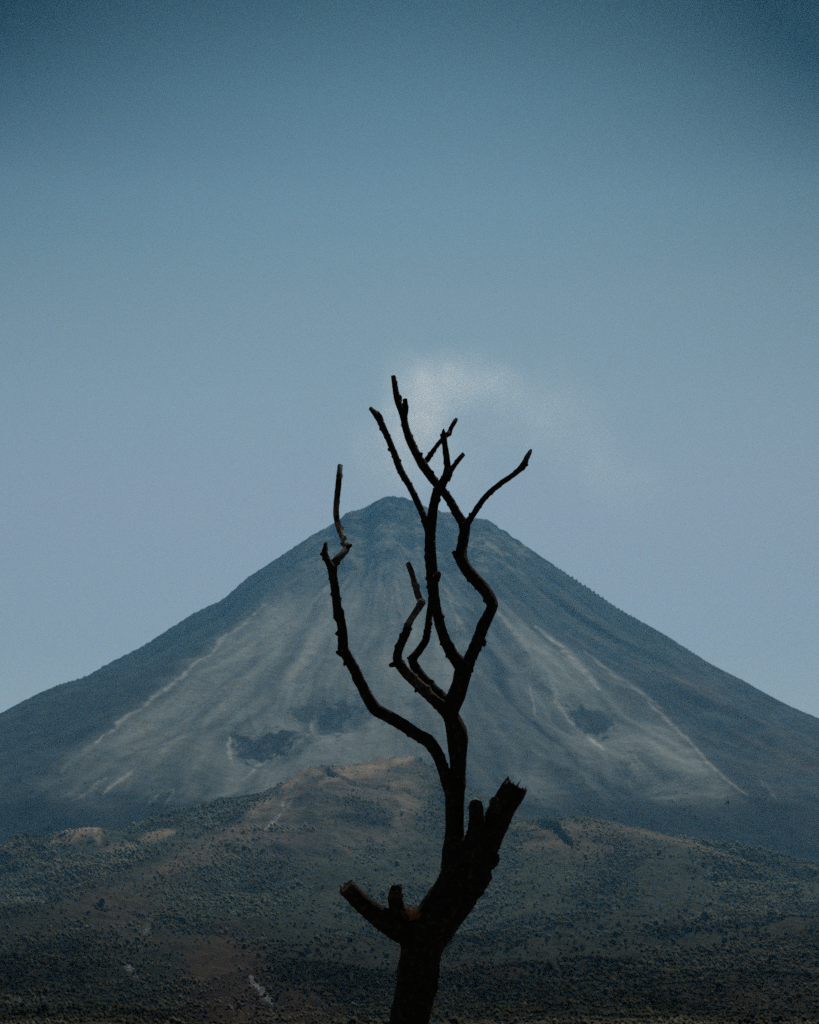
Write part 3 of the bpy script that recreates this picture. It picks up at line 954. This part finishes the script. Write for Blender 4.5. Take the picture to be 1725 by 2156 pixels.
# trunk, from below the ground up to the torn right limb
tr = L('C', [(560, 1900, 275), (660, 1830, 262), (721, 1735, 256), (759, 1545, 258), (779, 1400, 268), (799, 1300, 258), (812, 1220, 276), (860, 1110, 292), (930, 1020, 296), (1030, 868, 300), (1110, 720, 318), (1165, 610, 285),
             (1225, 520, 225), (1285, 430, 176), (1340, 310, 170), (1390, 225, 172), (1430, 162, 168)])
g0_, gr = node('C', 560, 1900, 275)
base_pts = [(TREE_BASE + Vector((0, 0, -.25)), gr * 1.9, 0), (TREE_BASE + Vector((0, 0, .05)), gr * 1.55, 0), (TREE_BASE + Vector((.04, 0, .45)), gr * 1.14, 0), (TREE_BASE + Vector((.12, 0, 1.05)), gr * 1.0, 0)]
tr = base_pts + tr[2:]
limb('trunk', tr, tree, segs=60, rough=.07, jag=.7, seed=1, flakes=420, splinters=3)

for k, (c_, pts_) in enumerate([('C', [(1262, 700, 60), (1282, 645, 82), (1296, 612, 54)]), ('C', [(1222, 795, 60), (1238, 762, 76), (1250, 735, 44)]), ('C', [(1168, 885, 60), (1188, 852, 70), (1203, 828, 40)]),
                              ('C', [(1118, 950, 60), (1142, 914, 64), (1160, 888, 34)]), ('C', [(705, 1215, 60), (676, 1180, 46), (655, 1163, 18)]), ('C', [(888, 1425, 70), (900, 1365, 62), (908, 1322, 30)]),
                              ('C', [(866, 1540, 70), (880, 1492, 74), (892, 1435, 44)]), ('C', [(668, 1480, 60), (656, 1530, 56), (650, 1575, 24)])]):
    limb('bark_plate', L(c_, pts_, -.02, -.02), tree, segs=12, rough=.22, jag=.6, seed=60 + k, flakes=10)
stub = limb('broken_stub', L('C', [(800, 1150, 120), (705, 1128, 166), (640, 1090, 172), (540, 1030, 150), (440, 955, 128), (360, 880, 122), (305, 822, 118, .12)], 0, -.16), tree, segs=32, rough=.06, seed=2, cut=True, flakes=50, splinters=5)
limb('broken_stub', L('C', [(680, 1060, 150), (650, 980, 120), (632, 910, 98), (634, 860, 86, .1), (640, 838, 72, .1)], -.04, -.12), stub, segs=22, rough=.08, jag=.35, seed=3, flakes=20, slant=.75)
limb('broken_stub', L('C', [(1180, 560, 150), (1172, 440, 118), (1172, 360, 100), (1170, 310, 98), (1168, 285, 88)], 0, -.25), tree, segs=24, rough=.07, jag=.45, seed=4, flakes=20)
limb('broken_stub', L('C', [(1320, 330, 120), (1296, 275, 76, .05), (1290, 250, 52, .12)], -.05, -.12), tree, segs=16, rough=.1, jag=.6, seed=24)

# upright leader to its fork
limb('branch', L('C', [(1030, 700, 190), (1026, 600, 170), (1026, 500, 132), (1027, 400, 124), (1027, 250, 126), (1028, 140, 150), (1049, 40, 108)], 0, 0) + L('B', [(1049, 1050, 112), (1048, 1000, 124), (1046, 920, 142), (1036, 860, 138), (1016, 800, 118), (1000, 755, 108), (1010, 700, 118), (1036, 640, 122), (1064, 560, 112), (1080, 490, 118), (1096, 435, 96)], 0, 0), tree, segs=30, rough=.045, jag=.1, seed=5, flakes=90, cut=True)

# right limb of the fork
rb = limb('branch', L('B', [(1076, 500, 90), (1108, 440, 92), (1134, 375, 82), (1165, 310, 78), (1190, 245, 80), (1213, 180, 78), (1250, 105, 72), (1274, 50, 72)], 0, .35, 0, 24)
          + L('A', [(1278, 1690, 74), (1258, 1640, 78), (1225, 1590, 78), (1170, 1530, 78), (1112, 1462, 78), (1072, 1390, 82), (1072, 1330, 72), (1080, 1285, 70), (1092, 1220, 68), (1094, 1170, 74)], .12, .35), tree, segs=24, rough=.065, seed=6, cut=True, flakes=70)
limb('twig', L('A', [(1070, 1400, 50), (1040, 1368, 42), (1019, 1338, 26)], .25, .22), rb, segs=14, seed=7)
limb('twig', L('B', [(1195, 250, 60), (1215, 275, 46), (1222, 300, 26)], .1, .05), rb, segs=14, rough=.12, seed=25, jag=.3)
r1 = limb('branch', L('A', [(1092, 1190, 66), (1076, 1138, 62), (1035, 1072, 55), (990, 990, 54), (938, 925, 54), (880, 855, 54), (815, 762, 60), (768, 680, 50), (726, 590, 50), (702, 515, 46), (690, 455, 44), (668, 390, 42), (646, 325, 42), (632, 245, 36), (621, 178, 30, .3)], .35, .6), tree, segs=20, rough=.075, seed=8, flakes=60)
limb('twig', L('A', [(692, 460, 34), (702, 395, 38), (699, 350, 32), (697, 328, 30)], .5, .45), r1, segs=14, rough=.1, seed=9, jag=.4)
t1 = limb('twig', L('A', [(800, 765, 40), (842, 730, 36), (870, 690, 32), (906, 640, 27), (942, 595, 27), (975, 562, 34), (992, 552, 34), (1002, 520, 28), (1022, 485, 28), (1037, 460, 22)], .5, .75), r1, segs=14, rough=.09, seed=10)
limb('twig', L('A', [(866, 700, 14), (862, 685, 9), (863, 672, 4)], .55, .55), r1, segs=8, seed=26)
r2 = limb('branch', L('A', [(1085, 1190, 56), (1118, 1138, 46), (1150, 1092, 38), (1186, 1035, 38), (1222, 985, 36), (1272, 935, 37), (1340, 880, 35), (1400, 840, 34), (1450, 800, 36), (1488, 755, 40), (1508, 710, 34, .3), (1526, 678, 26, .5), (1534, 662, 14, .6)], .35, .1), tree, segs=18, rough=.085, seed=11, flakes=40)
limb('twig', L('A', [(1135, 1120, 26), (1128, 1095, 18), (1127, 1082, 12)], .32, .3), r2, segs=10, seed=12)
limb('twig', L('A', [(1488, 765, 30), (1504, 763, 22), (1512, 760, 12)], .14, .12), r2, segs=10, seed=13, jag=.2)

# left limb of the fork, up to the highest twigs
ml = limb('branch', L('B', [(1100, 480, 80), (1062, 425, 96), (1012, 360, 80), (966, 275, 68), (936, 190, 64), (915, 105, 64), (898, 30, 66)], 0, -.3, 0, 20)
          + L('A', [(885, 1600, 70), (878, 1500, 74), (870, 1400, 74), (865, 1300, 71), (865, 1200, 70), (876, 1120, 64), (885, 1050, 60), (896, 990, 56), (915, 935, 62), (940, 895, 60), (970, 838, 50), (980, 775, 42), (971, 695, 41), (961, 625, 35), (956, 580, 38), (953, 548, 26), (953, 525, 10)], -.12, -.35), tree, segs=24, rough=.065, seed=14, flakes=70)
limb('twig', L('A', [(900, 1520, 56), (918, 1490, 40), (928, 1472, 18)], -.22, -.22), ml, segs=14, rough=.12, seed=15, jag=.2)
limb('twig', L('A', [(850, 1330, 40), (832, 1325, 24), (825, 1326, 12)], -.22, -.22), ml, segs=10, rough=.12, seed=27, jag=.2)
limb('twig', L('A', [(978, 840, 44), (1002, 798, 38), (1030, 760, 31), (1060, 720, 31), (1083, 694, 28, .3)], -.3, -.45), ml, segs=14, rough=.08, seed=16, jag=1.1)
limb('twig', L('A', [(952, 590, 22), (940, 572, 18), (935, 558, 14)], -.34, -.34), ml, segs=10, seed=17, jag=.4)
limb('twig', L('A', [(985, 870, 20), (996, 855, 12), (1000, 842, 6)], -.34, -.34), ml, segs=8, seed=28, jag=.4)
l1 = limb('branch', L('A', [(862, 1220, 50), (846, 1170, 54), (814, 1085, 42), (770, 988, 43), (720, 888, 41), (668, 800, 45), (628, 692, 41), (588, 592, 40), (546, 500, 44), (520, 455, 36), (490, 412, 31), (470, 388, 27, .3)], -.2, .1), tree, segs=18, rough=.08, seed=18, cut=True, flakes=40)
limb('twig', L('A', [(545, 490, 32), (536, 445, 28), (526, 425, 18), (517, 405, 6)], .05, .03), l1, segs=10, rough=.1, seed=19)

# the two inner branches
ib = limb('branch', L('B', [(985, 690, 100), (935, 640, 74), (862, 567, 64), (796, 490, 60), (756, 428, 58), (748, 388, 56), (788, 340, 50), (834, 270, 48), (848, 200, 45), (856, 130, 42), (864, 60, 40), (872, 0, 40)], 0, .3) , tree, segs=20, rough=.06, seed=20, flakes=50)
limb('twig', L('B', [(740, 395, 34), (722, 388, 22), (714, 384, 14)], .18, .16), ib, segs=10, seed=21, jag=.3)
limb('twig', L('B', [(850, 215, 26), (866, 210, 18), (872, 208, 10)], .2, .2), ib, segs=10, seed=29, jag=.3)
ob = limb('branch', back(L('B', [(1000, 780, 90), (960, 725, 88), (885, 660, 70), (805, 580, 68, .2), (722, 500, 68, .1), (662, 432, 64), (645, 388, 60), (656, 330, 54), (682, 268, 54), (710, 205, 52), (716, 170, 50, .6), (742, 122, 42, .4), (780, 65, 44, .35), (806, 18, 48, .3)], 0, -.6, 0, 22)
          + L('A', [(805, 1672, 44, .4), (786, 1630, 44, .3), (768, 1568, 42, .3), (752, 1510, 35, .25), (732, 1452, 36, .2), (719, 1418, 32, .3)], -.4, -.6), [(0, 0), (8, 0), (9, .05), (10, .13), (11, .19), (12, .26), (13, .36), (14, .42), (15, .46), (17, .56), (19, .66)]), tree, segs=20, rough=.08, seed=22, flakes=60)
limb('twig', L('B', [(650, 420, 40), (618, 430, 34), (598, 434, 26)], -.22, -.25), ob, segs=12, seed=30, jag=.3)
limb('twig', L('B', [(785, 590, 36), (770, 602, 24), (765, 614, 12)], -.15, -.15), ob, segs=10, seed=31, jag=.3)
limb('twig', L('A', [(806, 1672, 30, .3), (820, 1672, 22, .3), (829, 1670, 10, .3)], -.42, -.42), ob, segs=10, seed=32, jag=.3)

# long left branch
lb = limb('branch', back(L('B', [(1015, 1300, 90), (988, 1220, 98), (948, 1112, 74), (908, 1012, 78), (850, 935, 86), (762, 884, 80), (682, 828, 82), (592, 776, 82), (500, 722, 86), (446, 640, 74), (408, 560, 68), (366, 470, 66), (322, 390, 68), (290, 338, 72), (284, 280, 66), (283, 210, 62), (272, 140, 56), (264, 70, 54)], 0, -.45, 0, 24)
          + L('A', [(256, 1780, 60), (248, 1720, 56), (240, 1640, 55), (230, 1560, 54), (218, 1492, 56), (216, 1440, 62, .1), (240, 1398, 50, .2), (280, 1358, 46, .4), (308, 1322, 44, .7), (305, 1295, 46, .8), (288, 1250, 40, 1.0), (264, 1190, 40, .7), (246, 1130, 38, .3), (240, 1070, 37, .4), (244, 1010, 38, .2), (250, 950, 38, .1), (257, 880, 40), (262, 820, 35, .5), (267, 770, 34, 1.0)], -.34, -.7), [(0, 0), (22, 0), (24, .03), (25, .09), (26, .15), (27, .21), (28, .32), (29, .40), (31, .44), (34, .48), (35, .53), (36, .60)]), tree, segs=22, rough=.075, seed=23, flakes=90)
limb('twig', L('A', [(212, 1450, 50), (182, 1395, 44), (165, 1345, 40), (170, 1305, 30), (172, 1282, 22)], -.5, -.45), lb, segs=14, rough=.1, seed=33, jag=.5)
limb('twig', L('A', [(165, 1355, 30), (146, 1356, 24), (134, 1355, 14)], -.46, -.46), lb, segs=10, seed=34, jag=.3)
limb('twig', L('A', [(312, 1310, 34), (332, 1300, 24), (344, 1290, 10)], -.6, -.62), lb, segs=10, seed=35, jag=.3)
limb('twig', L('B', [(275, 355, 44), (252, 348, 28), (240, 343, 16)], -.35, -.36), lb, segs=10, seed=36, jag=.5)
limb('twig', L('B', [(305, 400, 30), (297, 422, 20), (293, 438, 8)], -.33, -.33), lb, segs=10, seed=37, jag=.5)

# ------------------------------------------------------------------ dry tuft in the crotch
m, N, out = material("dry_grass")
oi = N.new('ShaderNodeNewGeometry')
c = N.ramp(N.noise(oi.outputs['Position'], 60, 2, .5), [(.3, (.025, .012, .006)), (.7, (.13, .068, .028))])
d1 = N.new('ShaderNodeBsdfDiffuse', ins={'Color': c}); d2 = N.new('ShaderNodeBsdfTranslucent', ins={'Color': c})
mx = N.new('ShaderNodeMixShader', ins={0: .45}); N.l.new(d1.outputs[0], mx.inputs[1]); N.l.new(d2.outputs[0], mx.inputs[2])
N.l.new(mx.outputs[0], out.inputs[0])
bm = bmesh.new()
rr = random.Random(5)
pxm = CS * PS / F * 14.3
for i in range(420):
    bx = rr.gauss(738, 28); by = 1052 - abs(rr.gauss(0, 26))
    P, _ = node('C', bx, by, 1, rr.uniform(-.16, .06))
    hgt = rr.uniform(45, 105) * pxm * (1 - abs(bx - 745) / 140)
    lean = Vector((rr.gauss(0, .35) + (bx - 745) / 90, rr.gauss(0, .35), 1)).normalized()
    bend = Vector((rr.gauss(0, .5), rr.gauss(0, .5), -.2))
    sd = Vector((rr.gauss(0, 1), rr.gauss(0, 1), 0)).normalized() * .0022
    prev = None
    for k in range(5):
        t = k / 4
        q_ = P + lean * hgt * t + bend * hgt * t * t * .45
        w = sd * (1 - t * .85)
        cur = (bm.verts.new(q_ - w), bm.verts.new(q_ + w))
        if prev:
            bm.faces.new((prev[0], prev[1], cur[1], cur[0]))
        prev = cur
me = bpy.data.meshes.new('dry_tuft'); bm.to_mesh(me); bm.free()
link('dry_tuft', me, None, m, label='tuft of brown dry grass growing in the fork of the dead tree', category='plant')

# ------------------------------------------------------------------ bird
m, N, out = material("bird_feathers")
oi = N.new('ShaderNodeTexCoord')
c = N.ramp(N.noise(oi.outputs['Object'], 9, 3, .6), [(.3, (.008, .008, .009)), (.7, (.022, .021, .021))])
p = N.new('ShaderNodeBsdfPrincipled', ins={'Base Color': c, 'Roughness': .8}); N.l.new(p.outputs[0], out.inputs[0])
BP = at(1006, 843, 1450)
bird = bpy.data.objects.new('bird', None); COL.objects.link(bird); bird.location = BP; bird.rotation_euler = (R(-6), R(4), R(70))
bird['label'] = 'tiny dark bird flying in the sky to the right of the smoke'; bird['category'] = 'bird'
bm = bmesh.new(); prev = None
prof = [(-.34, .004, 0), (-.30, .05, 0), (-.12, .085, 0), (.02, .10, 0), (.16, .08, .01), (.22, .055, .025), (.27, .05, .03), (.31, .03, .025), (.36, .006, .01)]
for x, r, dz in prof:
    cur = [bm.verts.new((x, r * math.cos(a * math.pi / 5), dz + r * .8 * math.sin(a * math.pi / 5))) for a in range(10)]
    if prev:
        for a in range(10):
            bm.faces.new((prev[a], prev[(a + 1) % 10], cur[(a + 1) % 10], cur[a]))
    prev = cur
me = bpy.data.meshes.new('body'); bm.to_mesh(me); bm.free()
for f in me.polygons:
    f.use_smooth = True
o = bpy.data.objects.new('body', me); COL.objects.link(o); o.parent = bird; me.materials.append(m)


def plate(name, outline, th_=.018):
    bm = bmesh.new()
    top = [bm.verts.new(v) for v in outline]; bot = [bm.verts.new((v[0], v[1], v[2] - th_)) for v in outline]
    bm.faces.new(top); bm.faces.new(list(reversed(bot)))
    for i in range(len(top)):
        j = (i + 1) % len(top)
        bm.faces.new((top[j], top[i], bot[i], bot[j]))
    bmesh.ops.triangulate(bm, faces=bm.faces)
    me = bpy.data.meshes.new(name); bm.to_mesh(me); bm.free()
    o = bpy.data.objects.new(name, me); COL.objects.link(o); o.parent = bird; me.materials.append(m)


for s in (-1, 1):
    plate('wing', [(.16, .05 * s, .04), (.20, .28 * s, .11), (.14, .52 * s, .10), (.02, .70 * s, .05), (-.04, .66 * s, .05), (-.06, .48 * s, .08), (-.12, .28 * s, .09), (-.10, .05 * s, .04)])
plate('tail', [(-.26, -.05, .01), (-.26, .05, .01), (-.48, .11, .0), (-.50, 0, .0), (-.48, -.11, .0)])

# ------------------------------------------------------------------ render settings
scene.render.engine = 'CYCLES'
scene.view_settings.view_transform = 'Standard'
scene.view_settings.look = 'None'
scene.view_settings.exposure = 0
scene.cycles.max_bounces = 5
scene.cycles.diffuse_bounces = 2
scene.cycles.volume_bounces = 2
scene.cycles.transparent_max_bounces = 8
scene.cycles.volume_step_rate = 1.0
scene.cycles.volume_max_steps = 256
scene.cycles.use_denoising = False
